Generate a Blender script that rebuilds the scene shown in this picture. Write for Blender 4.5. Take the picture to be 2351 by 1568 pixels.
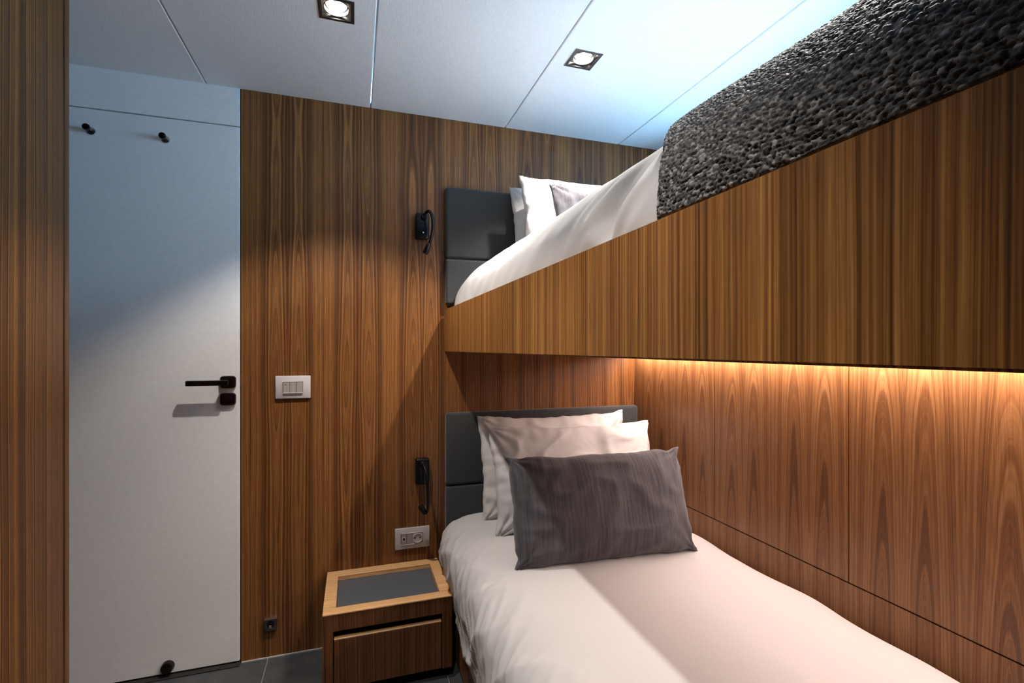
import bpy, bmesh, math, random
import numpy as np
from mathutils import Vector, Matrix, noise

for o in list(bpy.data.objects):
    bpy.data.objects.remove(o)
SC = bpy.context.scene
COL = SC.collection
R = math.radians

# ------------------------------------------------------------------ camera
F_PX = 1116.0
cam_d = bpy.data.cameras.new('camera')
cam = bpy.data.objects.new('camera', cam_d); COL.objects.link(cam)
cam.location = (0, 0, 1.123)
cam.rotation_euler = (R(90), 0, R(-18.0))
cam_d.sensor_width = 36.0
cam_d.lens = F_PX / 2351.0 * 36.0
cam_d.shift_y = 16.0 / 2351.0
cam_d.clip_start = 0.01
SC.camera = cam

# ------------------------------------------------------------------ view / world
SC.view_settings.view_transform = 'Standard'
SC.view_settings.look = 'None'
SC.view_settings.exposure = 0.4
SC.view_settings.gamma = 1.0
SC.view_settings.use_curve_mapping = False

world = bpy.data.worlds.new('world'); SC.world = world
world.use_nodes = True
wbg = world.node_tree.nodes['Background']
wbg.inputs[0].default_value = (0.30, 0.62, 1.0, 1)
wbg.inputs[1].default_value = 19.0

# ------------------------------------------------------------------ dimensions (metres)
CEIL = 2.05
YB = 1.951            # face of the back wall
XR = 1.2265           # face of the lower right wall
XB = 0.3464           # front plane of the two berths
XH = 1.52             # hull side above the upper berth
XL = -0.70            # face of the left partition
YF = -1.00            # wall behind the camera
XD = -0.388           # right edge of the door

# ------------------------------------------------------------------ lamps
def lamp(name, kind, loc, energy, color, rot=(0, 0, 0), **kw):
    d = bpy.data.lights.new(name, kind)
    d.energy = energy; d.color = color
    for k, v in kw.items(): setattr(d, k, v)
    o = bpy.data.objects.new(name, d); COL.objects.link(o)
    o.location = loc; o.rotation_euler = rot
    return o

DL = [(-0.046, 1.414), (0.700, 1.414), (-0.046, 0.60), (0.700, 0.60)]  # last two: added unseen spotlights that brighten the bunk front and the throw
DLP = [42.0, 70.0, 36.0, 34.0]
DLA = [97, 108, 78, 95]
DLB = [0.42, 0.6, 0.6, 0.6]
for (x, y), p, an, bl in zip(DL, DLP, DLA, DLB):
    lamp('downlight_beam', 'SPOT', (x, y, CEIL + 0.001), p, (1.0, 0.92, 0.85),
         spot_size=R(an), spot_blend=bl, shadow_soft_size=0.016)
# warm strip tucked behind the upper berth
lamp('strip_beam', 'AREA', (XR - 0.022, 0.72, 1.112), 14.0, (1.0, 0.79, 0.71), rot=(0, R(28), 0),
     shape='RECTANGLE', size=0.010, size_y=2.40)
# the window lets the sky in
WY0, WY1, WZ0, WZ1 = -0.35, 1.80, 1.56, 1.86
port = lamp('window_portal', 'AREA', (XH + 0.045, (WY0 + WY1) / 2, (WZ0 + WZ1) / 2), 1.0, (1, 1, 1),
            rot=(0, R(90), 0), shape='RECTANGLE', size=WZ1 - WZ0, size_y=WY1 - WY0)
port.data.cycles.is_portal = True

# ------------------------------------------------------------------ materials
def new_mat(name):
    m = bpy.data.materials.new(name); m.use_nodes = True
    nt = m.node_tree
    return m, nt, nt.nodes['Principled BSDF']

class NB:
    def __init__(s, nt): s.nt = nt
    def n(s, t, **kw):
        nd = s.nt.nodes.new(t)
        for k, v in kw.items(): setattr(nd, k, v)
        return nd
    def put(s, sock, v):
        if hasattr(v, 'is_output') or isinstance(v, bpy.types.NodeSocket): s.nt.links.new(v, sock)
        else: sock.default_value = v
    def math(s, op, a, b=0.0, c=0.0):
        nd = s.n('ShaderNodeMath', operation=op)
        s.put(nd.inputs[0], a); s.put(nd.inputs[1], b); s.put(nd.inputs[2], c)
        return nd.outputs[0]
    def comb(s, x, y, z):
        nd = s.n('ShaderNodeCombineXYZ')
        s.put(nd.inputs[0], x); s.put(nd.inputs[1], y); s.put(nd.inputs[2], z)
        return nd.outputs[0]
    def noise(s, vec=None, w=None, dim='3D', scale=1.0, detail=2.0, rough=0.5, dist=0.0):
        nd = s.n('ShaderNodeTexNoise', noise_dimensions=dim)
        if vec is not None: s.put(nd.inputs['Vector'], vec)
        if w is not None: s.put(nd.inputs['W'], w)
        nd.inputs['Scale'].default_value = scale
        nd.inputs['Detail'].default_value = detail
        nd.inputs['Roughness'].default_value = rough
        nd.inputs['Distortion'].default_value = dist
        return nd.outputs['Fac']
    def ramp(s, fac, stops):
        nd = s.n('ShaderNodeValToRGB')
        e = nd.color_ramp.elements
        while len(e) < len(stops): e.new(0.5)
        for el, (p, c) in zip(e, stops):
            el.position = p
            el.color = (c[0], c[1], c[2], 1) if isinstance(c, tuple) else (c, c, c, 1)
        s.put(nd.inputs[0], fac)
        return nd.outputs[0]
    def mix(s, fac, a, b, mode='MIX'):
        nd = s.n('ShaderNodeMix', data_type='RGBA', blend_type=mode)
        s.put(nd.inputs[0], fac); s.put(nd.inputs[6], a); s.put(nd.inputs[7], b)
        return nd.outputs[2]
    def bump(s, h, strength, dist):
        nd = s.n('ShaderNodeBump')
        s.put(nd.inputs['Height'], h)
        nd.inputs['Strength'].default_value = strength
        nd.inputs['Distance'].default_value = dist
        return nd.outputs[0]

def plain(name, col, rough=0.5, metal=0.0, spec=0.5, emit=None, estr=0.0):
    m, nt, b = new_mat(name)
    nb = NB(nt)
    g = nb.n('ShaderNodeNewGeometry').outputs['Position']
    v = nb.noise(vec=g, scale=60.0, detail=3)
    c = nb.mix(v, (col[0]*.93, col[1]*.93, col[2]*.93, 1), (min(1, col[0]*1.06), min(1, col[1]*1.06), min(1, col[2]*1.06), 1))
    nt.links.new(c, b.inputs['Base Color'])
    b.inputs['Roughness'].default_value = rough
    b.inputs['Metallic'].default_value = metal
    b.inputs['Specular IOR Level'].default_value = spec
    if emit:
        b.inputs['Emission Color'].default_value = (*emit, 1)
        b.inputs['Emission Strength'].default_value = estr
    return m

def wood(name, u='X', g='Z', period=0.24, off=0.0, c=0.06, d0=0.03, tilt=0.02, wob=0.03, wobf=1.1,
         rings=150.0, dark=(0.055, 0.018, 0.006), mid=(0.19, 0.075, 0.024), light=(0.36, 0.165, 0.06),
         rough=0.38, lo=0.30, hi=0.68, seed=0.0):
    m, nt, b = new_mat(name); nb = NB(nt)
    sep = nb.n('ShaderNodeSeparateXYZ')
    nt.links.new(nb.n('ShaderNodeNewGeometry').outputs['Position'], sep.inputs[0])
    U = sep.outputs[u]; G = sep.outputs[g]
    if period:
        p = nb.math('PINGPONG', nb.math('ADD', U, off + 10 * period), period / 2)
    else:
        p = nb.math('ADD', U, off)
    leaf = nb.noise(vec=nb.comb(nb.math('MULTIPLY', U, 5.5), seed, nb.math('MULTIPLY', G, 0.8)), scale=1.0, detail=2)
    uu = nb.math('SUBTRACT', p, c)
    uu = nb.math('ADD', uu, nb.math('MULTIPLY', nb.math('SUBTRACT', leaf, 0.5), 0.028))
    wn = nb.noise(w=nb.math('ADD', nb.math('MULTIPLY', G, wobf), seed + 3.7), dim='1D', scale=1.0, detail=2)
    d = nb.math('ADD', nb.math('ADD', nb.math('MULTIPLY', G, tilt), d0), nb.math('MULTIPLY', nb.math('SUBTRACT', wn, 0.5), wob * 2))
    lf2 = nb.noise(vec=nb.comb(nb.math('MULTIPLY', U, 3.1), seed + 5.0, nb.math('MULTIPLY', G, 0.7)), scale=1.0, detail=1)
    d = nb.math('ADD', d, nb.math('MULTIPLY', nb.math('SUBTRACT', lf2, 0.5), wob * 3.0))
    r = nb.math('SQRT', nb.math('ADD', nb.math('MULTIPLY', uu, uu), nb.math('MULTIPLY', d, d)))
    fine = nb.noise(vec=nb.comb(nb.math('MULTIPLY', sep.outputs['X'], 18), nb.math('MULTIPLY', sep.outputs['Y'], 18), nb.math('MULTIPLY', G, 1.6)) if g == 'Z'
                    else nb.comb(nb.math('MULTIPLY', G, 1.6), nb.math('MULTIPLY', U, 18), nb.math('MULTIPLY', sep.outputs['Z'], 18)), scale=1.0, detail=2)
    W = nb.math('MULTIPLY', nb.math('ADD', r, nb.math('MULTIPLY', fine, 0.006)), rings)
    n1 = nb.noise(w=nb.math('ADD', W, seed * 7.3), dim='1D', scale=1.0, detail=5.0, rough=0.72)
    big = nb.noise(w=nb.math('ADD', nb.math('MULTIPLY', W, 0.16), 31.0 + seed), dim='1D', scale=1.0, detail=1)
    val = nb.math('ADD', n1, nb.math('MULTIPLY', nb.math('SUBTRACT', big, 0.5), 0.35))
    colr = nb.ramp(val, [(lo, dark), ((lo + hi) / 2, mid), (hi, light)])
    if g == 'Z':
        pv = nb.comb(nb.math('MULTIPLY', sep.outputs['X'], 520), nb.math('MULTIPLY', sep.outputs['Y'], 520), nb.math('MULTIPLY', G, 14))
    else:
        pv = nb.comb(nb.math('MULTIPLY', G, 14), nb.math('MULTIPLY', U, 520), nb.math('MULTIPLY', sep.outputs['Z'], 520))
    pore = nb.noise(vec=pv, scale=1.0, detail=2)
    pr = nb.ramp(pore, [(0.30, 0.72), (0.62, 1.08)])
    col = nb.mix(1.0, colr, pr, 'MULTIPLY')
    nt.links.new(col, b.inputs['Base Color'])
    b.inputs['Roughness'].default_value = rough
    b.inputs['Specular IOR Level'].default_value = 0.4
    nt.links.new(nb.bump(pore, 0.12, 0.0006), b.inputs['Normal'])
    return m

def fabric(name, col, var=0.12, rough=0.9, weave=900.0, bump=0.25, ribs=0.0, wr=0.0, sheen=0.2, coords='Object'):
    m, nt, b = new_mat(name); nb = NB(nt)
    tc = nb.n('ShaderNodeTexCoord').outputs[coords]
    sep = nb.n('ShaderNodeSeparateXYZ'); nt.links.new(tc, sep.inputs[0])
    a1 = nb.noise(vec=nb.comb(nb.math('MULTIPLY', sep.outputs[0], weave), nb.math('MULTIPLY', sep.outputs[1], weave * .5), nb.math('MULTIPLY', sep.outputs[2], weave * .12)), scale=1.0, detail=1)
    a2 = nb.noise(vec=nb.comb(nb.math('MULTIPLY', sep.outputs[0], weave * .12), nb.math('MULTIPLY', sep.outputs[1], weave * .12), nb.math('MULTIPLY', sep.outputs[2], weave)), scale=1.0, detail=1)
    h = nb.math('ADD', nb.math('MULTIPLY', a1, 0.5), nb.math('MULTIPLY', a2, 0.5))
    if ribs:
        rb = nb.noise(vec=nb.comb(nb.math('MULTIPLY', sep.outputs[0], ribs), 0.0, nb.math('MULTIPLY', sep.outputs[2], ribs * 0.05)), scale=1.0, detail=2)
        h = nb.math('ADD', h, nb.math('MULTIPLY', rb, 1.4))
        hc = nb.math('MULTIPLY', h, 0.45)
    else:
        hc = h
    k = 1 - var; q = 1 + var
    cc = nb.ramp(hc, [(0.32, (col[0]*k, col[1]*k, col[2]*k)), (0.68, (min(1, col[0]*q), min(1, col[1]*q), min(1, col[2]*q)))])
    nt.links.new(cc, b.inputs['Base Color'])
    b.inputs['Roughness'].default_value = rough
    b.inputs['Specular IOR Level'].default_value = 0.2
    b.inputs['Sheen Weight'].default_value = sheen
    if wr:
        w1 = nb.noise(vec=tc, scale=9.0, detail=4, rough=0.5, dist=0.8)
        h = nb.math('ADD', nb.math('MULTIPLY', h, 0.12), nb.math('MULTIPLY', w1, wr))
        nt.links.new(nb.bump(h, bump, 0.012), b.inputs['Normal'])
    else:
        nt.links.new(nb.bump(h, bump, 0.0012), b.inputs['Normal'])
    return m

M = {}
M['wood_back'] = wood('veneer_back', 'X', period=0.245, off=0.11, c=0.085, d0=0.016, tilt=0.004, wob=0.016, wobf=0.9, rings=210, seed=1.0,
                      dark=(0.068, 0.023, 0.007), mid=(0.185, 0.072, 0.019), light=(0.33, 0.145, 0.042), lo=.28, hi=.74)
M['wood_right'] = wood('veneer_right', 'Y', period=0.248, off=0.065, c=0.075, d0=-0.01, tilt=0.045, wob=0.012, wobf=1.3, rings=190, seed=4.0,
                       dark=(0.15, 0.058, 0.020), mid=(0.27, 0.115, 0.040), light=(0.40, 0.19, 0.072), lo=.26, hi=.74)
M['wood_rail'] = wood('veneer_rail', 'Y', period=0.0, off=0.2, c=0.0, d0=0.02, tilt=0.01, wob=0.01, wobf=1.0, rings=175, seed=7.0,
                      mid=(0.31, 0.130, 0.030), light=(0.58, 0.28, 0.078), dark=(0.10, 0.034, 0.009), lo=.28, hi=.74)
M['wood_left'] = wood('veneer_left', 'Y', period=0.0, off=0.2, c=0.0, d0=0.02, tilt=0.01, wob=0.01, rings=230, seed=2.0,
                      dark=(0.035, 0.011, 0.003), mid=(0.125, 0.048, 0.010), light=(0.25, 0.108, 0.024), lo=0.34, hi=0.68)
M['wood_case'] = wood('veneer_case', 'X', period=0.0, off=0.3, c=0.0, d0=0.03, tilt=0.02, wob=0.02, rings=170, seed=5.0,
                      dark=(0.045, 0.016, 0.007), mid=(0.135, 0.051, 0.019), light=(0.21, 0.086, 0.033))
M['wood_base'] = wood('veneer_base', 'Y', period=0.0, off=0.3, c=0.0, d0=0.03, tilt=0.02, wob=0.02, rings=170, seed=6.0)
M['wood_top'] = wood('lipping_pale', 'Y', 'X', period=0.0, off=0.0, c=1.5, d0=0.02, tilt=0.03, wob=0.01, rings=160, seed=8.0,
                     dark=(0.60, 0.31, 0.13), mid=(0.80, 0.46, 0.20), light=(0.86, 0.54, 0.26), rough=0.42)
M['white_door'] = plain('door_lacquer', (0.78, 0.775, 0.76), 0.42, spec=0.35)
M['black'] = plain('black_gap', (0.012, 0.010, 0.009), 0.7)
M['shell'] = plain('shell_paint', (0.30, 0.30, 0.31), 0.8)
M['hull'] = plain('hull_lining', (0.70, 0.71, 0.72), 0.7)
M['dark_metal'] = plain('black_chrome', (0.045, 0.032, 0.034), 0.08, metal=0.9)
M['chrome'] = plain('chrome', (0.75, 0.74, 0.75), 0.25, metal=1.0)
M['satin'] = plain('satin_metal', (0.55, 0.53, 0.52), 0.35, metal=1.0)
M['frame_metal'] = plain('gunmetal', (0.16, 0.15, 0.15), 0.25, metal=0.9)
M['lamp_black'] = plain('lamp_black', (0.006, 0.006, 0.007), 0.2, spec=0.35)
M['silver'] = plain('silver_plate', (0.62, 0.58, 0.57), 0.38, spec=0.5, metal=0.15)
M['taupe'] = plain('taupe_module', (0.36, 0.32, 0.29), 0.45)
M['lamp_glow'] = plain('lamp_glow', (1, .97, .9), 0.5, emit=(1.0, 0.94, 0.82), estr=9.0)
M['strip_glow'] = plain('strip_glow', (1, .9, .8), 0.5, emit=(1.0, 0.74, 0.55), estr=4.0)
M['inlay'] = plain('inlay_leatherette', (0.095, 0.107, 0.122), 0.42)
M['tile'] = None
M['white_linen'] = fabric('white_cotton', (0.54, 0.53, 0.525), var=0.02, weave=1500, bump=0.22, wr=0.5, sheen=0.0)
M['pillow_linen'] = fabric('white_pillow_cotton', (0.61, 0.595, 0.587), var=0.02, weave=1500, bump=0.55, wr=0.8, sheen=0.0)
M['charcoal_rib'] = fabric('charcoal_ribbed', (0.066, 0.062, 0.070), var=0.45, weave=900, bump=0.6, ribs=150.0, sheen=0.25)
M['charcoal_pad'] = fabric('charcoal_upholstery', (0.045, 0.048, 0.050), var=0.25, weave=1100, bump=0.35, sheen=0.25)

def ceil_mat():
    m, nt, b = new_mat('ceiling_leatherette'); nb = NB(nt)
    sep = nb.n('ShaderNodeSeparateXYZ'); nt.links.new(nb.n('ShaderNodeNewGeometry').outputs['Position'], sep.inputs[0])
    h = nb.noise(vec=nb.comb(nb.math('MULTIPLY', sep.outputs[0], 420), nb.math('MULTIPLY', sep.outputs[1], 40), 0.0), scale=1.0, detail=3)
    c = nb.ramp(h, [(0.3, (0.67, 0.67, 0.67)), (0.7, (0.75, 0.75, 0.75))])
    nt.links.new(c, b.inputs['Base Color'])
    b.inputs['Roughness'].default_value = 0.6
    nt.links.new(nb.bump(h, 0.35, 0.0012), b.inputs['Normal'])
    return m
M['ceil'] = ceil_mat()

def tile_mat():
    m, nt, b = new_mat('slate_tile'); nb = NB(nt)
    g = nb.n('ShaderNodeNewGeometry').outputs['Position']
    h = nb.noise(vec=g, scale=14, detail=6, rough=0.6)
    c = nb.ramp(h, [(0.3, (0.030, 0.032, 0.033)), (0.7, (0.055, 0.057, 0.058))])
    nt.links.new(c, b.inputs['Base Color']); b.inputs['Roughness'].default_value = 0.55
    nt.links.new(nb.bump(h, 0.2, 0.002), b.inputs['Normal'])
    return m
M['tile'] = tile_mat()
M['grout'] = plain('pale_grout', (0.42, 0.40, 0.38), 0.8)

def knit_mat():
    m, nt, b = new_mat('charcoal_knit'); nb = NB(nt)
    tc = nb.n('ShaderNodeNewGeometry').outputs['Position']
    at = nb.n('ShaderNodeAttribute'); at.attribute_name = 'yarn'
    f = nb.noise(vec=tc, scale=1300, detail=2)
    k = nb.math('ADD', nb.math('MULTIPLY', at.outputs['Fac'], 0.75), nb.math('MULTIPLY', f, 0.25))
    c = nb.ramp(k, [(0.1, (0.010, 0.0096, 0.0096)), (0.55, (0.055, 0.053, 0.052)), (0.95, (0.42, 0.41, 0.40))])
    nt.links.new(c, b.inputs['Base Color']); b.inputs['Roughness'].default_value = 0.65
    b.inputs['Sheen Weight'].default_value = 0.1
    v = nb.n('ShaderNodeTexVoronoi', feature='SMOOTH_F1'); v.inputs['Scale'].default_value = 230.0
    nt.links.new(tc, v.inputs['Vector'])
    hb = nb.math('ADD', nb.math('MULTIPLY', f, 0.5), nb.math('MULTIPLY', v.outputs['Distance'], -1.2))
    nt.links.new(nb.bump(hb, 0.45, 0.0015), b.inputs['Normal'])
    return m
M['knit'] = knit_mat()

def glass_mat():
    m = bpy.data.materials.new('window_glass'); m.use_nodes = True
    nt = m.node_tree; nb = NB(nt)
    nt.nodes.remove(nt.nodes['Principled BSDF'])
    out = nt.nodes['Material Output']
    tr = nb.n('ShaderNodeBsdfTransparent'); tr.inputs[0].default_value = (0.93, 0.97, 0.97, 1)
    gl = nb.n('ShaderNodeBsdfGlossy'); gl.inputs['Roughness'].default_value = 0.02
    fr = nb.n('ShaderNodeFresnel'); fr.inputs[0].default_value = 1.2
    mx = nb.n('ShaderNodeMixShader')
    nt.links.new(fr.outputs[0], mx.inputs[0]); nt.links.new(tr.outputs[0], mx.inputs[1]); nt.links.new(gl.outputs[0], mx.inputs[2])
    nt.links.new(mx.outputs[0], out.inputs[0])
    return m
M['glass'] = glass_mat()

# ------------------------------------------------------------------ helpers
def wloc(p):
    v = Vector((0, 0, 0))
    while p is not None:
        v += Vector(p.location); p = p.parent
    return v

def obj(name, bm, mat, parent=None, smooth=False, origin=None, local=False):
    """bm holds world coordinates (or the parent's, if local)"""
    me = bpy.data.meshes.new(name)
    base = Vector((0, 0, 0))
    if not local:
        base = wloc(parent)
    if origin is not None:
        base = Vector(origin)
    if base.length > 0:
        bmesh.ops.translate(bm, verts=bm.verts, vec=-base)
    bmesh.ops.recalc_face_normals(bm, faces=bm.faces)
    bm.to_mesh(me); bm.free()
    me.materials.append(mat)
    if smooth:
        me.polygons.foreach_set('use_smooth', [True] * len(me.polygons))
        try: me.set_sharp_from_angle(angle=R(38))
        except Exception: pass
    o = bpy.data.objects.new(name, me); COL.objects.link(o)
    if parent is not None: o.parent = parent
    if origin is not None:
        o.location = Vector(origin) - (wloc(parent) if parent else Vector((0, 0, 0)))
    return o

def empty(name, loc):
    o = bpy.data.objects.new(name, None); COL.objects.link(o)
    o.empty_display_size = 0.05
    o.location = loc
    return o

def tag(o, label=None, cat=None, group=None, kind=None):
    if label: o['label'] = label
    if cat: o['category'] = cat
    if group: o['group'] = group
    if kind: o['kind'] = kind
    return o

def box(bm, x0, x1, y0, y1, z0, z1, bev=0.0, seg=2):
    r = bmesh.ops.create_cube(bm, size=1.0)
    vs = r['verts']
    for v in vs:
        v.co = Vector((x0 + (v.co.x + .5) * (x1 - x0), y0 + (v.co.y + .5) * (y1 - y0), z0 + (v.co.z + .5) * (z1 - z0)))
    if bev > 0:
        es = set()
        for v in vs: es.update(v.link_edges)
        bmesh.ops.bevel(bm, geom=list(es), offset=bev, segments=seg, profile=0.5, affect='EDGES')
    return bm

def B(*a, **k):
    return box(bmesh.new(), *a, **k)

def cyl(bm, p0, p1, r0, r1=None, seg=24, cap=True):
    if r1 is None: r1 = r0
    p0 = Vector(p0); p1 = Vector(p1)
    return tube(bm, [p0, p1], [r0, r1], seg, cap)

def tube(bm, pts, rad, seg=14, cap=True, squash=None):
    pts = [Vector(p) for p in pts]
    rings = []
    prev = None
    for i, p in enumerate(pts):
        a = pts[max(0, i - 1)]; b = pts[min(len(pts) - 1, i + 1)]
        t = (b - a).normalized()
        if prev is None:
            ref = Vector((0, 0, 1)) if abs(t.z) < 0.9 else Vector((1, 0, 0))
            n = t.cross(ref).normalized()
        else:
            n = (prev - t * prev.dot(t)).normalized()
        prev = n
        m = t.cross(n)
        r = rad[i] if hasattr(rad, '__len__') else rad
        rings.append([bm.verts.new(p + (n * math.cos(k * 2 * math.pi / seg) + m * math.sin(k * 2 * math.pi / seg)) * r) for k in range(seg)])
    for a, b in zip(rings[:-1], rings[1:]):
        for k in range(seg):
            bm.faces.new((a[k], a[(k + 1) % seg], b[(k + 1) % seg], b[k]))
    if cap:
        bm.faces.new(list(reversed(rings[0]))); bm.faces.new(rings[-1])
    return bm

def lathe(bm, prof, origin, axis=(0, -1, 0), seg=28):
    """prof: list of (radius, height along axis)"""
    ax = Vector(axis).normalized()
    ref = Vector((0, 0, 1)) if abs(ax.z) < 0.9 else Vector((1, 0, 0))
    n = ax.cross(ref).normalized(); m = ax.cross(n)
    o = Vector(origin)
    rings = []
    for r, h in prof:
        if r < 1e-6:
            rings.append([bm.verts.new(o + ax * h)])
        else:
            rings.append([bm.verts.new(o + ax * h + (n * math.cos(k * 2 * math.pi / seg) + m * math.sin(k * 2 * math.pi / seg)) * r) for k in range(seg)])
    for a, b in zip(rings[:-1], rings[1:]):
        for k in range(seg):
            if len(a) == 1 and len(b) == 1: continue
            if len(a) == 1: bm.faces.new((a[0], b[(k + 1) % seg], b[k]))
            elif len(b) == 1: bm.faces.new((a[k], a[(k + 1) % seg], b[0]))
            else: bm.faces.new((a[k], a[(k + 1) % seg], b[(k + 1) % seg], b[k]))
    return bm

def catmull(pts, n):
    P = [Vector(p) for p in pts]
    P = [P[0] * 2 - P[1]] + P + [P[-1] * 2 - P[-2]]
    out = []
    segs = len(P) - 3
    for i in range(n):
        f = i / (n - 1) * segs
        k = min(int(f), segs - 1); t = f - k
        p0, p1, p2, p3 = P[k:k + 4]
        out.append(0.5 * ((2 * p1) + (p2 - p0) * t + (2 * p0 - 5 * p1 + 4 * p2 - p3) * t * t + (3 * p1 - p0 - 3 * p2 + p3) * t ** 3))
    return out

def copy_tree(o, parent=None):
    c = o.copy(); COL.objects.link(c); c.parent = parent
    for ch in list(o.children): copy_tree(ch, c)
    return c

# =================================================================== THE SETTING
# ---- floor
fl = tag(obj('floor', B(-1.4, XH + .06, YF - .05, YB + .06, -0.06, -0.006), M['grout']), kind='structure')
xs = [-1.4, -0.90, -0.297, 0.306, 0.909, XH]
ys = [YF, -0.62, -0.02, 0.58, 1.18, 1.78, YB]
ys = [YF, -0.45, 0.15, 0.75, 1.35, YB]
for i in range(len(xs) - 1):
    for j in range(len(ys) - 1):
        obj('floor_tile', B(xs[i] + .0015, xs[i + 1] - .0015, ys[j] + .0015, ys[j + 1] - (.0015 if j < len(ys) - 2 else .004), -0.008, 0.0, bev=.001, seg=1), M['tile'], fl)

# ---- ceiling
ce = tag(obj('ceiling', B(-1.4, XH + .06, YF - .05, YB + .06, CEIL + 0.13, CEIL + 0.17), M['shell']), kind='structure')
seams = [-1.30, -0.493, 0.060, 0.603, 1.143, XH]
def ceil_panel(x0, x1, holes):
    bm = bmesh.new()
    g = 0.0013; ch = 0.003
    X = [x0 + g, x0 + g + ch, x1 - g - ch, x1 - g]
    Y = [YF, YF + ch, YB - .001 - ch, YB - .001]
    H = 0.047
    for hx, hy in holes:
        X += [hx - H, hx + H]; Y += [hy - H, hy + H]
    X = sorted(set(X)); Y = sorted(set(Y))
    vz = lambda i, j: CEIL + (0.002 if i in (0, len(X) - 1) else 0.0)
    V = [[bm.verts.new((X[i], Y[j], vz(i, j))) for j in range(len(Y))] for i in range(len(X))]
    for i in range(len(X) - 1):
        for j in range(len(Y) - 1):
            cx, cy = (X[i] + X[i + 1]) / 2, (Y[j] + Y[j + 1]) / 2
            if any(abs(cx - hx) < H and abs(cy - hy) < H for hx, hy in holes): continue
            bm.faces.new((V[i][j], V[i][j + 1], V[i + 1][j + 1], V[i + 1][j]))
    # turn every open rim upward so that the board has thickness
    es = [e for e in bm.edges if e.is_boundary]
    r = bmesh.ops.extrude_edge_only(bm, edges=es)
    for v in r['geom']:
        if isinstance(v, bmesh.types.BMVert): v.co.z = CEIL + 0.018
    return bm
for a, b_ in zip(seams[:-1], seams[1:]):
    hs = [(x, y) for x, y in DL if a < x < b_]
    obj('ceiling_panel', ceil_panel(a, b_, hs), M['ceil'], ce)

# ---- back wall
wb = tag(obj('wall_back', B(XD + 0.004, XH + .06, YB, YB + .05, 0.0, CEIL + .02), M['wood_back']), kind='structure')
obj('backing', B(-1.4, XD + 0.02, YB + .052, YB + .09, -.02, CEIL + .13), M['black'], wb)
tag(obj('baseboard_back', B(XD + 0.006, -0.097, YB - 0.004, YB, 0.0, 0.004), M['grout']), kind='structure')

# ---- door and its head panel
DX0 = -1.02
ZD = 1.9117
tag(obj('trim_1', B(DX0 - .13, XD, YB - .002, YB + .038, ZD + .0035, CEIL + .02, bev=.0015, seg=1), M['white_door']), kind='structure')
tag(obj('trim_2', B(DX0 - .13, XD + 0.003, YB - 0.022, YB + .045, 0.0, 0.0045, bev=.001, seg=1), M['black']), kind='structure')
dr = tag(obj('door_1', B(DX0, XD, YB - .002, YB + .038, 0.009, ZD, bev=.0015, seg=1), M['white_door']), kind='structure')
# lever handle
def plate_cushion(cx, cz, w, h, depth, y0):
    """square rose with a faceted pillow front"""
    bm = bmesh.new()
    ring = []
    n = 28
    def outline(s):
        pts = []
        for k in range(n):
            a = 2 * math.pi * k / n
            c, s_ = math.cos(a), math.sin(a)
            p = 6.0
            r = (abs(c) ** p + abs(s_) ** p) ** (-1 / p)
            pts.append((c * r * w / 2 * s, s_ * r * h / 2 * s))
        return pts
    lv = [(1.0, 0.0), (1.0, depth * .55), (0.92, depth * .85), (0.72, depth)]
    for s, dd in lv:
        ring.append([bm.verts.new((cx + p[0], y0 - dd, cz + p[1])) for p in outline(s)])
    for a, b_ in zip(ring[:-1], ring[1:]):
        for k in range(n):
            bm.faces.new((a[k], a[(k + 1) % n], b_[(k + 1) % n], b_[k]))
    bm.faces.new(ring[-1]); bm.faces.new(list(reversed(ring[0])))
    return bm
YD = YB - .002
hz = 1.004; hx = -0.424
h = obj('door_handle', plate_cushion(hx, hz, .050, .044, .012, YD), M['dark_metal'], dr, smooth=True)
bm = bmesh.new()
cyl(bm, (hx - .002, YD - .010, hz), (hx - .002, YD - .040, hz), .0105, .0105, 20)
box(bm, hx - .118, hx + .010, YD - .052, YD - .038, hz - .0095, hz + .0095, bev=.0035)
obj('lever', bm, M['dark_metal'], h, smooth=True)
l = obj('lock_rose', plate_cushion(hx, .944, .050, .044, .013, YD), M['dark_metal'], dr, smooth=True)
bm = bmesh.new()
lathe(bm, [(0.0, .0165), (.004, .0165), (.0105, .0155), (.0125, .012), (.0125, .009)], (hx + .004, YD, .944))
obj('thumb_turn', bm, M['dark_metal'], l, smooth=True)
# coat hooks
for x in (-0.6130, -0.8225):
    bm = bmesh.new()
    lathe(bm, [(.0, .004), (.008, .004), (.0125, .003), (.0135, .0), ], (x, YD, 1.838))
    hk = obj('coat_hook', bm, M['chrome'], dr, smooth=True)
    bm = bmesh.new()
    lathe(bm, [(.0055, .003), (.0055, .022), (.0062, .026), (.0105, .029), (.0112, .034), (.0095, .0375), (0, .0385)], (x, YD, 1.838))
    obj('peg', bm, M['dark_metal'], hk, smooth=True)
# magnetic catch low on the door
bm = bmesh.new()
lathe(bm, [(.020, .0), (.020, .008), (.018, .016), (.011, .021), (0, .0225)], (-0.606, YD, .0345))
obj('door_catch', bm, M['dark_metal'], dr, smooth=True)
# strike plate in the gap beside the door
bm = B(XD + .0005, XD + .0035, YB - .001, YB + .03, .985, 1.03)
obj('strike_plate', bm, M['satin'], wb)

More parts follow.
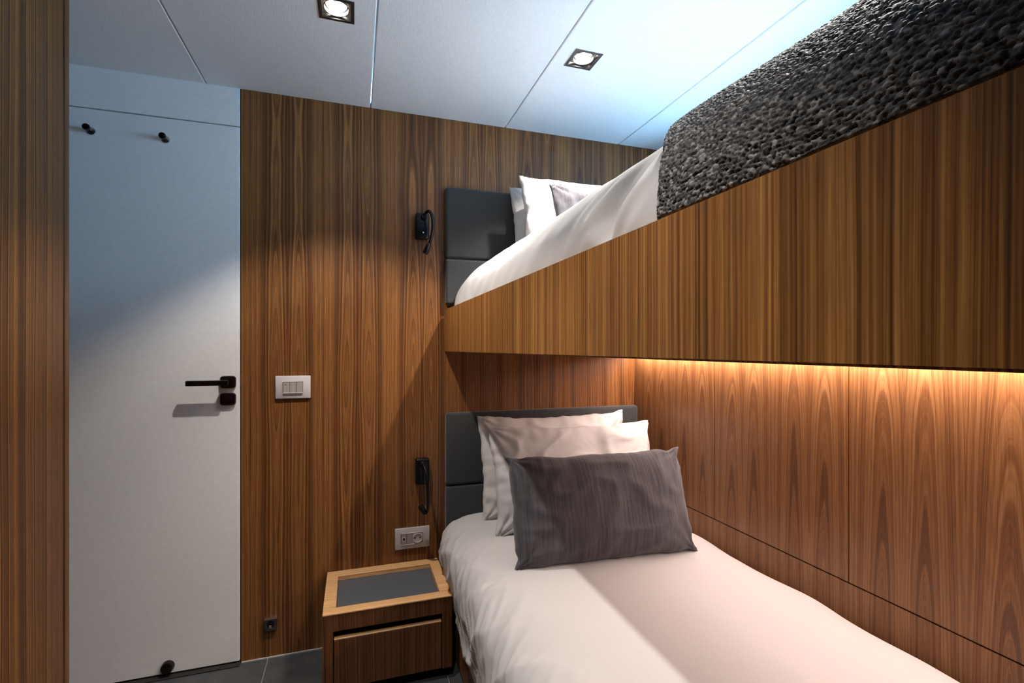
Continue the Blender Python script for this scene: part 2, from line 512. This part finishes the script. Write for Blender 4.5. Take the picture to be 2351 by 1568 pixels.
# ---- left partition
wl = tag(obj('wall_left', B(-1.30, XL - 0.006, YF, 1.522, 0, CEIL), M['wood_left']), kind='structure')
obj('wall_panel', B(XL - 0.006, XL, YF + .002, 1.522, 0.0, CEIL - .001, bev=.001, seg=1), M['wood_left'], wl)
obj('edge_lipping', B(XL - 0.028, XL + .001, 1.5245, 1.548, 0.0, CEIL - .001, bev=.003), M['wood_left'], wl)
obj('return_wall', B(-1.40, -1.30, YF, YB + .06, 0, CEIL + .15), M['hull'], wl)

# ---- wall behind the camera
tag(obj('wall_front', B(-1.4, XH + .06, YF - .05, YF, 0, CEIL + .15), M['wood_back']), kind='structure')

# ---- right wall: panelled below, hull side with a window above
bm = bmesh.new()
box(bm, XR + .012, XH + .06, YF, YB, 0, 1.125)                      # core behind the panels, and the ledge on top
Y = [YF, WY0, WY1, YB]; Z = [1.125, WZ0, WZ1, CEIL + .15]
for i in range(3):
    for j in range(3):
        if i == 1 and j == 1: continue
        box(bm, XH, XH + .05, Y[i], Y[i + 1], Z[j], Z[j + 1])
wr = tag(obj('wall_right', bm, M['hull']), kind='structure')
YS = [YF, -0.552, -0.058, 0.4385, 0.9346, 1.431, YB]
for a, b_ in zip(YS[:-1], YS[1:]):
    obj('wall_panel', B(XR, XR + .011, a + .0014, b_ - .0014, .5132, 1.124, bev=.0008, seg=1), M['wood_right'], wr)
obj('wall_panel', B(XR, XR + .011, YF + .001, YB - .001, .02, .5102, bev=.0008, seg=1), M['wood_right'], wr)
obj('panel_backing', B(XR + .0112, XR + .0119, YF + .001, YB - .001, .02, 1.12), M['black'], wr)
# window
bm = bmesh.new()
f = .025
box(bm, XH - .006, XH + .035, WY0, WY1, WZ0, WZ0 + f); box(bm, XH - .006, XH + .035, WY0, WY1, WZ1 - f, WZ1)
box(bm, XH - .006, XH + .035, WY0, WY0 + f, WZ0 + f, WZ1 - f); box(bm, XH - .006, XH + .035, WY1 - f, WY1, WZ0 + f, WZ1 - f)
wn = tag(obj('window_1', bm, M['satin']), kind='structure')
obj('pane', B(XH + .016, XH + .022, WY0 + f, WY1 - f, WZ0 + f, WZ1 - f), M['glass'], wn)

# =================================================================== UPPER BERTH
ub = tag(empty('bunk_bed', (XB, YB, 1.109)), 'upper bunk with tall striped wooden front board fixed across the upper right', 'bunk bed')
# front board: rounded top corner at the wall end
bm = bmesh.new()
zt, zb = 1.278, 1.1095
yend = YB - .0015
prof = [(-0.70, zb), (yend, zb), (yend, zt - .055)]
for k in range(1, 8):
    a = k / 8 * math.pi / 2
    prof.append((yend - .036 * (1 - math.cos(a)), zt - .055 + .055 * math.sin(a)))
prof += [(yend - .036, zt), (-0.70, zt)]
f1 = [bm.verts.new((XB, y, z)) for y, z in prof]; f2 = [bm.verts.new((XB + .021, y, z)) for y, z in prof]
bm.faces.new(f1); bm.faces.new(list(reversed(f2)))
for k in range(len(prof)):
    q = (k + 1) % len(prof)
    bm.faces.new((f1[k], f1[q], f2[q], f2[k]))
es = [e for e in bm.edges if len(e.link_faces) == 2]
bmesh.ops.bevel(bm, geom=[e for e in es if abs(e.verts[0].co.x - XB) < 1e-5 and abs(e.verts[1].co.x - XB) < 1e-5], offset=.0022, segments=2, affect='EDGES')
obj('front_board', bm, M['wood_rail'], ub)
obj('base_board', B(XB + .0215, XR - .034, -0.70, YB - .002, 1.1115, 1.138), M['hull'], ub)
bm = bmesh.new()
box(bm, XR - .034, XR - .030, -0.70, YB - .002, 1.108, 1.138); box(bm, XR - .030, XR - .004, -0.70, YB - .002, 1.128, 1.138)
obj('strip_channel', bm, M['satin'], ub)
obj('light_strip', B(XR - .026, XR - .016, -0.48, YB - .03, 1.1205, 1.1275), M['strip_glow'], ub)
obj('foot_board', B(XB + .001, XR - .005, -0.722, -0.701, 1.1095, 1.282), M['wood_base'], ub)
mt = tag(obj('mattress', B(XB + .050, XH - .07, -0.62, YB - .060, 1.139, 1.275, bev=.02), M['hull'], smooth=True),
         'plain upper mattress under white duvet behind the bunk front board', 'mattress')

# ---- headboards
def headboard(z0, zs, z1, x1, label):
    r = tag(empty('headboard', (XB, YB, z0)), label, 'headboard')
    for a, b_ in ((zs + .0015, z1), (z0, zs - .0015)):
        bm = bmesh.new()
        box(bm, XB + .001, x1, YB - .036, YB - .001, a, b_, bev=.012, seg=4)
        obj('padded_panel', bm, M['charcoal_pad'], r, smooth=True)
    return r
headboard(1.298, 1.482, 1.768, XH - .012, 'charcoal padded headboard of two panels behind the upper bunk pillows')
headboard(0.30, 0.576, 0.866, XR - .002, 'charcoal padded headboard of two panels behind the lower bed pillows')

# ---- section helper: resample a 2D polyline by arc length
def section(pts, n):
    d = catmull([(p[0], 0, p[1]) for p in pts], 400)
    a = np.array([(v.x, v.z) for v in d])
    L = np.concatenate([[0], np.cumsum(np.linalg.norm(np.diff(a, axis=0), axis=1))])
    s = np.linspace(0, L[-1], n) if np.isscalar(n) else np.asarray(n)
    x = np.interp(s, L, a[:, 0]); z = np.interp(s, L, a[:, 1])
    tx = np.gradient(x, s); tz = np.gradient(z, s)
    ln = np.hypot(tx, tz); nx, nz = -tz / ln, tx / ln
    return s, x, z, nx, nz, L[-1]

def grid_obj(name, P, mat, thick):
    """P: array (n, m, 3) in world coordinates; closed into a shell of the given thickness, growing inwards"""
    n, m, _ = P.shape
    N = np.cross(np.gradient(P, axis=0), np.gradient(P, axis=1))
    N /= np.linalg.norm(N, axis=2, keepdims=True) + 1e-12
    if N[n // 2, m // 2, 2] < 0: N = -N
    Q = P - N * thick
    verts = np.concatenate([P.reshape(-1, 3), Q.reshape(-1, 3)])
    idx = np.arange(n * m).reshape(n, m); K = n * m
    top = np.stack([idx[:-1, :-1], idx[1:, :-1], idx[1:, 1:], idx[:-1, 1:]], -1).reshape(-1, 4)
    rim = np.concatenate([idx[0, :], idx[1:, -1], idx[-1, -2::-1], idx[-2:0:-1, 0]])
    nx_ = np.roll(rim, -1)
    side = np.stack([rim, nx_, nx_ + K, rim + K], -1)
    faces = np.concatenate([top, top[:, ::-1] + K, side])
    me = bpy.data.meshes.new(name)
    me.vertices.add(len(verts)); me.vertices.foreach_set('co', verts.ravel())
    me.loops.add(len(faces) * 4); me.loops.foreach_set('vertex_index', faces.ravel().astype(np.int32))
    me.polygons.add(len(faces)); me.polygons.foreach_set('loop_start', np.arange(len(faces), dtype=np.int32) * 4)
    me.update(calc_edges=True); me.validate()
    bm = bmesh.new(); bm.from_mesh(me)
    bmesh.ops.recalc_face_normals(bm, faces=bm.faces); bm.to_mesh(me); bm.free()
    me.materials.append(mat)
    me.polygons.foreach_set('use_smooth', [True] * len(me.polygons))
    o = bpy.data.objects.new(name, me); COL.objects.link(o)
    return o

def nz3(x, y, z, s=0.0):
    return noise.noise(Vector((x, y, z + s)))

US = [(.392, 1.20), (.377, 1.250), (.371, 1.292), (.388, 1.355), (.436, 1.418), (.50, 1.462), (.60, 1.492), (.75, 1.508), (.95, 1.512), (1.2, 1.505), (1.39, 1.46), (1.47, 1.38), (1.475, 1.29)]
def upper_duvet():
    s, x, z, nx, nz, L = section(US, 150)
    ys = np.concatenate([np.linspace(1.911, 1.80, 26), np.linspace(1.79, 0.35, 170), np.linspace(0.34, -.66, 30)])
    P = np.zeros((len(s), len(ys), 3))
    for j, y in enumerate(ys):
        d = 1.911 - y
        # pulled in at the head end so that the corner is rounded
        t = min(1.0, d / 0.10); k = math.sqrt(max(0, 1 - (1 - t) ** 2))
        sc = 0.80 + 0.20 * k
        for i in range(len(s)):
            zz = 1.29 + (z[i] - 1.29) * (sc if z[i] > 1.29 else 1)
            xx = x[i] + (1 - k) * 0.012 * (1 if x[i] < .9 else -1)
            w = 0.0
            side = max(0.0, 1 - max(0, s[i] - .06) / .30)
            near = max(0.0, 1 - abs(s[i] - .14) / .12)
            # gathers where the throw pins the duvet
            g = math.exp(-((y - .68) / .09) ** 2)
            w += 0.030 * g * near * (max(0, 1 - 2.2 * abs(nz3(y * 15 + s[i] * 9, s[i] * 4, 3.0))) - .4)
            w += 0.0035 * nz3(y * 4.2, s[i] * 7, 1.0)
            w += 0.0035 * (0.4 + side) * nz3(y * 15 + s[i] * 5, s[i] * 11, 7.0)
            w *= t * min(1, max(0, s[i] - .075) / .03)
            if y < .62: w *= max(.1, 1 - (.62 - y) / .08)
            P[i, j] = (xx + nx[i] * w, y, zz + nz[i] * w)
    o = grid_obj('duvet', P, M['white_linen'], .022)
    return tag(o, 'white duvet plumped up on the upper bunk above the front board', 'duvet')
upper_duvet()

# ---- knitted throw
def throw():
    _, _, _, _, _, L = section(US, 50)
    s0, s1 = 0.087, L - .05
    dense = np.arange(s0, 0.72, 0.00115)
    sv = np.concatenate([dense, np.linspace(.725, s1, 40)])
    _, x, z, nx, nz, _ = section(US, sv)
    tau = np.concatenate([[0, 0.0004], np.arange(0.0012, 0.92, 0.00125), np.linspace(.925, 1.30, 40)])
    ye = np.interp(sv, [s0, s0 + .045, s0 + .09, s0 + .14, s0 + .20, s0 + .30, s0 + .45, L], [.527, .532, .550, .585, .632, .69, .72, .72])
    S, T = np.meshgrid(sv, tau, indexing='ij')
    Yw = ye[:, None] - T
    rng = np.random.RandomState(5)
    # jittered rows of knitted bobbles
    ca, cb = 0.0048, 0.0037
    warp = 0.004 * np.sin(T * 31 + S * 9) + 0.003 * np.sin(S * 47 - T * 13)
    A = T / ca; Bq = (S + warp) / cb
    ia = np.floor(A).astype(int); ib = np.floor(Bq).astype(int)
    N = 512
    ja = .22 + .56 * rng.rand(N, N); jb = .22 + .56 * rng.rand(N, N); jr = .50 + .22 * rng.rand(N, N); jh = .55 + .45 * rng.rand(N, N); jc = rng.rand(N, N)
    H = np.zeros_like(S); C = np.zeros_like(S)
    for da in (-1, 0, 1):
        for db in (-1, 0, 1):
            a = (ia + da); b_ = (ib + db)
            u, v = a % N, b_ % N
            dx = A - (a + ja[u, v] + .5 * (b_ % 2) - .25); dy = Bq - (b_ + jb[u, v])
            q = 1 - (dx * dx * .85 + dy * dy * 1.1) / (jr[u, v] ** 2)
            h = np.sqrt(np.maximum(q, 0)) * jh[u, v]
            C = np.where(h > H, jc[u, v], C); H = np.maximum(H, h)
    fade = np.clip((.92 - T) / .02, 0, 1) * np.clip((.72 - S) / .02, 0, 1)
    H = .5 + (H - .5) * fade; C = .5 + (C - .5) * fade
    edge = np.clip(T / .016, 0, 1); edge = np.sqrt(1 - (1 - edge) ** 2)
    big = 0.006 * np.sin(T * 8.0 + 1.0 + S * 5) * np.clip(T / .15, 0, 1) * np.clip((S - s0) / .1, 0, 1)
    off = 0.002 + 0.009 * edge + big + 0.0037 * H * edge + 0.006 * np.clip((S - s0) / .12, 0, 1) * edge
    P = np.stack([x[:, None] + nx[:, None] * off, Yw, z[:, None] + nz[:, None] * off], -1)
    o = grid_obj('throw_blanket', P, M['knit'], .002)
    at = o.data.attributes.new('yarn', 'FLOAT', 'POINT')
    at.data.foreach_set('value', np.concatenate([C.ravel(), C.ravel()]).astype(np.float32))
    return tag(o, 'nubby charcoal knitted throw laid over the upper bunk duvet', 'throw')
throw()

# ---- pillows and cushions
def ca_(v): return 1.0 if v > 0 else -1.0
def pillow(name, w, h, t, base, tilt, yaw, mat, label, cat, seed=0.0, pinch=.05, wr=1.0, group=None, roll=0.0, sag=0.0, ear=.0):
    n, m = 76, 56
    V = []
    for side in (1, -1):
        G = []
        for i in range(n + 1):
            row = []
            a = -1 + 2 * i / n
            a = math.sin(a * math.pi / 2) * .5 + a * .5
            for j in range(m + 1):
                b = -1 + 2 * j / m
                b = math.sin(b * math.pi / 2) * .5 + b * .5
                px = w / 2 * a * (1 - pinch * (1 - b * b) * abs(a))
                pz = h / 2 * b * (1 - pinch * 2.0 * (1 - a * a) * abs(b))
                if ear:
                    px *= 1 - ear * math.exp(-((abs(b) - .80) / .10) ** 2) * abs(a) ** 4
                    pz *= 1 - ear * 1.6 * math.exp(-((abs(a) - .86) / .07) ** 2) * abs(b) ** 4
                    cnr = (abs(a) * abs(b)) ** 14
                    px += ca_(a) * cnr * ear * .35; pz += ca_(b) * cnr * ear * .15
                ed = .007 * wr
                px += ed * nz3(pz * 13, seed * 3, ca_(a) * 5.0) * abs(a) ** 3 + .003 * wr * nz3(pz * 38, seed, ca_(a)) * abs(a) ** 6
                pz += ed * nz3(px * 10, seed * 4, ca_(b) * 7.0) * abs(b) ** 3 + .003 * wr * nz3(px * 34, seed + 3, ca_(b)) * abs(b) ** 6
                e = (max(0, 1 - abs(a) ** 2.6)) * (max(0, 1 - abs(b) ** 2.6))
                th = t / 2 * (e ** .46)
                # wrinkles: radial from the corners plus soft puckers along the seams
                ca, cb = (1 if a > 0 else -1), (1 if b > 0 else -1)
                da, db = abs(ca - a) * w / 2, abs(cb - b) * h / 2
                ang = math.atan2(db, da + 1e-5); dist = math.hypot(da, db)
                rad = math.sin(ang * 13 + seed * 3 + ca * 2 + cb) * math.exp(-dist / .085) * min(1, dist / .02)
                seam = math.exp(-min(da, db) / .045) * min(1, min(da, db) / .012)
                along = px if db < da else pz
                puck = nz3(along * 34, seed * 5 + side, min(da, db) * 10)
                wv = nz3(px * 9, pz * 9, seed * 2.0 + side * 3)
                fold = 1 - abs(nz3(px * 7 + pz * 4, pz * 12 - px * 3, seed + side * 9)) * 2
                th2 = th + wr * (0.0060 * rad + 0.0075 * puck * seam + 0.007 * wv * min(1, e * 2) + 0.016 * max(0, fold - .45) * min(1, e * 2))
                if sag: th2 *= 1 + sag * (-b) * .5
                row.append((px, -side * max(0.0, th2) if e > 0 else 0.0, pz))
            G.append(row)
        V.append(G)
    bm = bmesh.new()
    F = [[bm.verts.new(V[0][i][j]) for j in range(m + 1)] for i in range(n + 1)]
    Bk = [[F[i][j] if i in (0, n) or j in (0, m) else bm.verts.new(V[1][i][j]) for j in range(m + 1)] for i in range(n + 1)]
    for i in range(n):
        for j in range(m):
            bm.faces.new((F[i][j], F[i + 1][j], F[i + 1][j + 1], F[i][j + 1]))
            q = (Bk[i][j], Bk[i][j + 1], Bk[i + 1][j + 1], Bk[i + 1][j])
            if len(set(q)) == 4:
                try: bm.faces.new(q)
                except ValueError: pass
    # origin at the foot of the pillow
    bmesh.ops.translate(bm, verts=bm.verts, vec=(0, 0, h / 2))
    me = bpy.data.meshes.new(name); bmesh.ops.recalc_face_normals(bm, faces=bm.faces); bm.to_mesh(me); bm.free()
    me.polygons.foreach_set('use_smooth', [True] * len(me.polygons))
    me.materials.append(mat)
    o = bpy.data.objects.new(name, me); COL.objects.link(o)
    o.rotation_euler = (Matrix.Rotation(R(yaw), 3, 'Z') @ Matrix.Rotation(R(-tilt), 3, 'X') @ Matrix.Rotation(R(roll), 3, 'Y')).to_euler()
    o.location = base
    return tag(o, label, cat, group)

# lower bed
pillow('pillow', .65, .405, .13, (.785, 1.775, .462), 14, -1, M['pillow_linen'], 'white pillow on the lower bed, rearmost, leaning on the grey headboard', 'pillow', 1.0, .045)
pillow('pillow', .67, .39, .15, (.80, 1.600, .466), 20, -2, M['pillow_linen'], 'creased white pillow on the lower bed, directly behind the dark cushion', 'pillow', 2.3, .045, wr=1.3)
pillow('cushion', .60, .335, .165, (.745, 1.325, .468), 20, -5, M['charcoal_rib'], 'dark grey ribbed lumbar cushion at the front of the lower bed', 'cushion', 3.1, .035, wr=1.0, ear=.028)
# upper bunk
pillow('pillow', .66, .36, .13, (.925, 1.800, 1.425), 12, 0, M['pillow_linen'], 'white pillow on the upper bunk, rearmost, against the charcoal headboard', 'pillow', 4.2, .04)
pillow('pillow', .66, .38, .15, (.918, 1.640, 1.400), 13, 0, M['pillow_linen'], 'bright white pillow on the upper bunk, in front of the rearmost one', 'pillow', 5.7, .04)
pillow('cushion', .60, .30, .13, (.93, 1.43, 1.408), 22, 0, M['charcoal_rib'], 'grey cushion half hidden by the duvet on the upper bunk', 'cushion', 6.4, .05)

# =================================================================== LOWER BED
lb = tag(empty('bed', (XB, YB, 0)), 'lower built-in bed with wooden base below the upper bunk', 'bed')
obj('base_panel', B(XB, XB + .02, -0.60, YB - .002, 0.012, .262, bev=.001, seg=1), M['wood_base'], lb)
obj('bed_box', B(XB + .0205, XR - .001, -0.60, YB - .002, 0.0, .260), M['hull'], lb)
tag(obj('mattress', B(XB + .012, XR - .045, -0.54, YB - .065, .2625, .43, bev=.03, seg=3), M['hull'], smooth=True),
    'plain mattress under the white duvet of the lower bed', 'mattress')
LS = [(.340, .185), (.330, .205), (.320, .27), (.307, .345), (.314, .405), (.352, .448), (.43, .471), (.60, .480), (.85, .482), (1.06, .473), (1.16, .452), (1.205, .415), (1.212, .36)]
def lower_duvet():
    s, x, z, nx, nz, L = section(LS, 190)
    ys = np.concatenate([np.linspace(1.913, 1.78, 30), np.linspace(1.77, 0.5, 190), np.linspace(0.49, -.58, 40)])
    P = np.zeros((len(s), len(ys), 3))
    for j, y in enumerate(ys):
        d = 1.913 - y
        t = min(1.0, d / 0.12); k = math.sqrt(max(0, 1 - (1 - t) ** 2))
        hem = 0.014 * nz3(y * 4.0, 2.0, 5.0)
        for i in range(len(s)):
            w = 0.0
            side = 1.0 if s[i] < .24 else max(0, 1 - (s[i] - .24) / .16)
            far = max(0.0, (x[i] - 1.10) / .10)
            qy = y + .06 * nz3(y * 6, z[i] * 6, 21.0); qz = s[i] + .05 * nz3(y * 6, z[i] * 7, 33.0)
            f1_ = 1 - 2 * abs(nz3(qy * 8.5 + qz * 5, qz * 3.2, 2.2)); f2_ = 1 - 2 * abs(nz3(qy * 19 - qz * 13, qz * 8, 8.1))
            w += side * (0.010 * (max(0, f1_) ** 2 - .3) + 0.0065 * (max(0, f2_) ** 2 - .3) + .0015 * nz3(y * 45, z[i] * 35, 4.0))
            w += 0.0035 * nz3(y * 3, x[i] * 4, .4)
            w += 0.010 * min(1, far) * nz3(y * 5.5, .3, 11.0)
            # round the head corner
            pull = (1 - k) * .050 * max(0, min(1, (0.46 - x[i]) / .15))
            zz = z[i] - (1 - k) * .02
            if s[i] < .06: zz += hem * (1 - s[i] / .06)
            out = max(0.0, min(1.0, (1.62 - y) / .15)) * -.015 * max(0, 1 - s[i] / .20)
            if y > 1.58 and z[i] < .32: w = abs(w) * -.25
            P[i, j] = (x[i] + pull + out + nx[i] * w, y, zz + nz[i] * w)
    o = grid_obj('duvet', P, M['white_linen'], .022)
    return tag(o, 'white duvet spread over the lower bed, hanging down its front', 'duvet')
lower_duvet()

# =================================================================== BEDSIDE CABINET
NX0, NX1, NY0, NZ = -0.095, .318, 1.638, .283
ns = tag(empty('bedside_cabinet', (NX0, YB, 0)), 'low wooden bedside cabinet with inlaid tray top between wall and lower bed', 'cabinet')
RX0, RX1, RY0, RY1 = -0.056, .281, 1.677, 1.906
bm = bmesh.new()
zb = NZ - .0055
box(bm, NX0, NX1, NY0, RY0, zb, NZ, bev=.0012, seg=1); box(bm, NX0, NX1, RY1, YB - .001, zb, NZ, bev=.0012, seg=1)
box(bm, NX0, RX0, RY0, RY1, zb, NZ, bev=.0); box(bm, RX1, NX1, RY0, RY1, zb, NZ, bev=.0)
obj('top_frame', bm, M['wood_top'], ns)
bm = bmesh.new()
q = .004; zi = NZ - .018
box(bm, RX0 - q, RX1 + q, RY0 - q, RY0, zi - .004, zb - .0002); box(bm, RX0 - q, RX1 + q, RY1, RY1 + q, zi - .004, zb - .0002)
box(bm, RX0 - q, RX0, RY0, RY1, zi - .004, zb - .0002); box(bm, RX1, RX1 + q, RY0, RY1, zi - .004, zb - .0002)
obj('tray_rim', bm, M['wood_top'], ns)
tr = obj('tray_inlay', B(RX0, RX1, RY0, RY1, zi - .004, zi), M['inlay'], ns)
bm = bmesh.new()
box(bm, RX0 + .001, RX0 + .003, RY0 + .001, RY1 - .001, zi + .0001, zi + .002); box(bm, RX1 - .003, RX1 - .001, RY0 + .001, RY1 - .001, zi + .0001, zi + .002)
box(bm, RX0 + .001, RX1 - .001, RY1 - .003, RY1 - .001, zi + .0001, zi + .002)
obj('tray_edging', bm, M['satin'], tr)
# carcass: sides, back, bottom, rail over the opening
CB = .038
ST = .031
bm = bmesh.new()
ztop = zb - .0005
box(bm, NX0, NX0 + ST, NY0 + .002, YB - .002, CB, ztop); box(bm, NX1 - ST - .002, NX1, NY0 + .002, YB - .002, CB, ztop)
box(bm, NX0 + ST, NX1 - ST - .002, NY0 + .002, NY0 + .02, NZ - .058, ztop)
box(bm, NX0 + ST, NX1 - ST - .002, NY0 + .06, YB - .002, CB, CB + .018)
box(bm, NX0 + ST, NX1 - ST - .002, YB - .012, YB - .002, CB, ztop)
obj('carcass', bm, M['wood_case'], ns)
dwx0, dwx1 = NX0 + ST + .003, NX1 - ST - .005
dw = obj('drawer', B(dwx0, dwx1, NY0 + .004, NY0 + .022, CB + .001, NZ - .0865, bev=.001, seg=1), M['wood_case'], ns)
obj('top_lip', B(dwx0, dwx1, NY0 + .004, NY0 + .022, NZ - .0863, NZ - .0835, bev=.0008, seg=1), M['wood_top'], dw)
obj('drawer_box', B(dwx0 + .004, dwx1 - .004, NY0 + .0222, YB - .02, CB + .02, NZ - .12), M['black'], dw)
obj('plinth', B(NX0 + .03, NX1 - .03, NY0 + .05, YB - .01, 0.0, CB), M['black'], ns)

# =================================================================== WALL FITTINGS (local frame: wall plane y=0, room towards -y)
def fit(name, loc, label, cat): return tag(empty(name, loc), label, cat)
def bevel_plate(w, h, d, bev=.003):
    return B(-w / 2, w / 2, -d, 0, -h / 2, h / 2, bev=bev)
sw = fit('light_switch', (-.2128, YB, .981), 'silver three-gang light switch plate on wooden wall beside the door', 'light switch')
obj('cover_plate', bevel_plate(.119, .083, .009), M['silver'], sw, local=True, smooth=True)
obj('surround', B(-.034, .034, -.0105, -.009, -.0225, .0225, bev=.0006, seg=1), M['black'], sw, local=True)
for k in range(3):
    x = -.0222 + k * .0222
    r = obj('rocker', B(x - .0105, x + .0105, -.0135, -.0105, -.0195, .0195, bev=.0009), M['taupe'], sw, local=True)
    if k == 0:
        bm = bmesh.new(); lathe(bm, [(.0022, 0), (.0022, .001), (0, .0016)], (x - .002, -.0135, .0115), seg=12)
        obj('indicator', bm, M['chrome'], r, local=True)
for zc in (.0208, -.0208):
    obj('trim_bar', B(-.0335, .0335, -.0142, -.0105, zc - .0014, zc + .0014, bev=.0005, seg=1), M['silver'], sw, local=True)

so = fit('power_socket', (.2190, YB, .3765), 'silver socket plate with round power outlet below the lower reading lamp', 'socket')
obj('cover_plate', bevel_plate(.135, .082, .009), M['silver'], so, local=True, smooth=True)
obj('surround', B(-.045, .041, -.0102, -.009, -.024, .024, bev=.0006, seg=1), M['black'], so, local=True)
r = obj('module', B(-.0435, -.0235, -.0135, -.0102, -.0205, .0205, bev=.0009), M['taupe'], so, local=True)
obj('port', B(-.0375, -.0295, -.0143, -.0135, -.005, .005), M['black'], r, local=True)
obj('bezel', B(-.0395, -.0275, -.0140, -.0134, -.009, .009, bev=.0003, seg=1), M['silver'], r, local=True)
obj('module', B(-.0225, -.0015, -.0135, -.0102, -.0205, .0205, bev=.0009), M['taupe'], so, local=True)
bm = B(-.0005, .0395, -.0125, -.0102, -.0205, .0205, bev=.0006, seg=1)
ot = obj('outlet', bm, M['silver'], so, local=True)
bm = bmesh.new()
lathe(bm, [(.0185, .0122), (.0185, .0165), (.0168, .0165), (.0165, .0128), (0, .0128)], (.0195, 0, 0), seg=24)
obj('outlet_ring', bm, M['silver'], ot, local=True, smooth=True)
for dx in (-.0095, .0095):
    bm = bmesh.new(); lathe(bm, [(.0028, .0127), (.0028, .0133), (0, .0133)], (.0195 + dx, 0, 0), seg=12)
    obj('pin_hole', bm, M['black'], ot, local=True)
for zc in (.0222, -.0222):
    obj('trim_bar', B(-.0445, .0405, -.0142, -.0102, zc - .0012, zc + .0012, bev=.0004, seg=1), M['silver'], so, local=True)

ho = fit('door_holder', (-.2870, YB, .1230), 'small square metal door holder low on the wooden wall', 'door holder')
obj('plate', bevel_plate(.041, .041, .010, .0015), M['frame_metal'], ho, local=True, smooth=True)
obj('top_cap', B(-.0205, .0205, -.0125, 0, .0205, .0225), M['satin'], ho, local=True)
bm = bmesh.new(); lathe(bm, [(.0125, .0098), (.0125, .0112), (.010, .0112), (.0095, .0104), (0, .0104)], (0, 0, .003), seg=24)
obj('socket_ring', bm, M['dark_metal'], ho, local=True, smooth=True)
obj('latch', B(-.0035, .0035, -.0145, -.010, -.0095, .000, bev=.0005, seg=1), M['chrome'], ho, local=True)

# ---- reading lamps
def reading_lamp(loc, path, rad, head, label, dot, pivot):
    r = fit('reading_lamp', loc, label, 'wall lamp')
    bm = B(-.0265, .0265, -.034, 0, -.051, .051, bev=.007, seg=3)
    bx = obj('housing', bm, M['lamp_black'], r, local=True, smooth=True)
    if dot:
        bm = bmesh.new(); lathe(bm, [(.0028, .0338), (.0028, .0355), (0, .0362)], (.002, 0, -.026), seg=12)
        obj('button', bm, M['chrome'], bx, local=True)
    bm = bmesh.new(); lathe(bm, [(.0115, .033), (.0115, .040), (.008, .046), (0, .047)], pivot, seg=20)
    obj('pivot', bm, M['lamp_black'], r, local=True, smooth=True)
    pts = catmull(path, 40)
    bm = bmesh.new(); tube(bm, pts, rad, 12)
    obj('arm', bm, M['lamp_black'], r, local=True, smooth=True)
    p0, p1 = Vector(head[0]), Vector(head[1])
    ax = (p1 - p0); Ln = ax.length
    bm = bmesh.new()
    lathe(bm, [(0, 0), (.0062, 0), (.0095, Ln * .18), (.0105, Ln * .45), (.0112, Ln * .9), (.0098, Ln), (.008, Ln), (.0075, Ln - .004), (0, Ln - .004)], p0, axis=ax, seg=20)
    obj('lamp_head', bm, M['lamp_black'], r, local=True, smooth=True)
    return r
reading_lamp((.2555, YB, 1.603),
             [(.004, -.040, .034), (.010, -.062, .046), (.020, -.084, .044), (.028, -.094, .020), (.030, -.094, -.020), (.024, -.086, -.062), (.016, -.078, -.082)],
             .0062, [(.019, -.081, -.076), (.004, -.070, -.116)],
             'black bent-arm reading lamp on the wall beside the upper headboard', True, (.004, 0, .034))
reading_lamp((.2555, YB, .640),
             [(.000, -.040, .030), (.003, -.060, .026), (.008, -.078, .000), (.012, -.086, -.050), (.014, -.088, -.105), (.010, -.084, -.140), (.001, -.076, -.150)],
             .0055, [(.004, -.078, -.151), (-.014, -.066, -.120)],
             'black bent-arm reading lamp on the wall beside the lower headboard', False, (.000, 0, .030))

# ---- ceiling spotlights
def downlight():
    r = tag(empty('ceiling_spotlight', (DL[0][0], DL[0][1], CEIL)), 'square', 'spotlight')
    H, I = .0468, .0375
    bm = bmesh.new()
    for a in ((-H, H, -H, -I), (-H, H, I, H), (-H, -I, -I, I), (I, H, -I, I)):
        box(bm, a[0], a[1], a[2], a[3], -.0015, .010)
    obj('frame', bm, M['frame_metal'], r, local=True)
    bm = bmesh.new()
    for a in ((-H, -I), (I, H)):
        box(bm, a[0], a[1], -H, H, .0101, .085); box(bm, -I, I, a[0], a[1], .0101, .085)
    box(bm, -H, H, -H, H, .0851, .088)
    obj('recess_box', bm, M['black'], r, local=True)
    bm = bmesh.new()
    lathe(bm, [(.0345, .012), (.0345, .0035), (.0320, .0035), (.0310, .012), (.0345, .012)], (0, 0, 0), axis=(0, 0, 1), seg=32)
    obj('gimbal_ring', bm, M['chrome'], r, local=True, smooth=True)
    bm = bmesh.new()
    lathe(bm, [(0, .007), (.012, .0075), (.0255, .010), (.0275, .013), (.024, .03), (.012, .045), (0, .046)], (0, 0, 0), axis=(0, 0, 1), seg=32)
    obj('lamp', bm, M['lamp_glow'], r, local=True, smooth=True)
    return r
names = ['lit square ceiling spotlight nearest the door', 'lit square ceiling spotlight over the upper bunk pillows',
         'added unseen ceiling spotlight over the aisle, lighting the bunk front board', 'added unseen ceiling spotlight over the upper bunk, lighting the knitted throw']
d0 = downlight()
for k, (x, y) in enumerate(DL):
    d = d0 if k == 0 else copy_tree(d0)
    d.location = (x, y, CEIL)
    tag(d, names[k], 'spotlight', 'square spotlights in the ceiling')
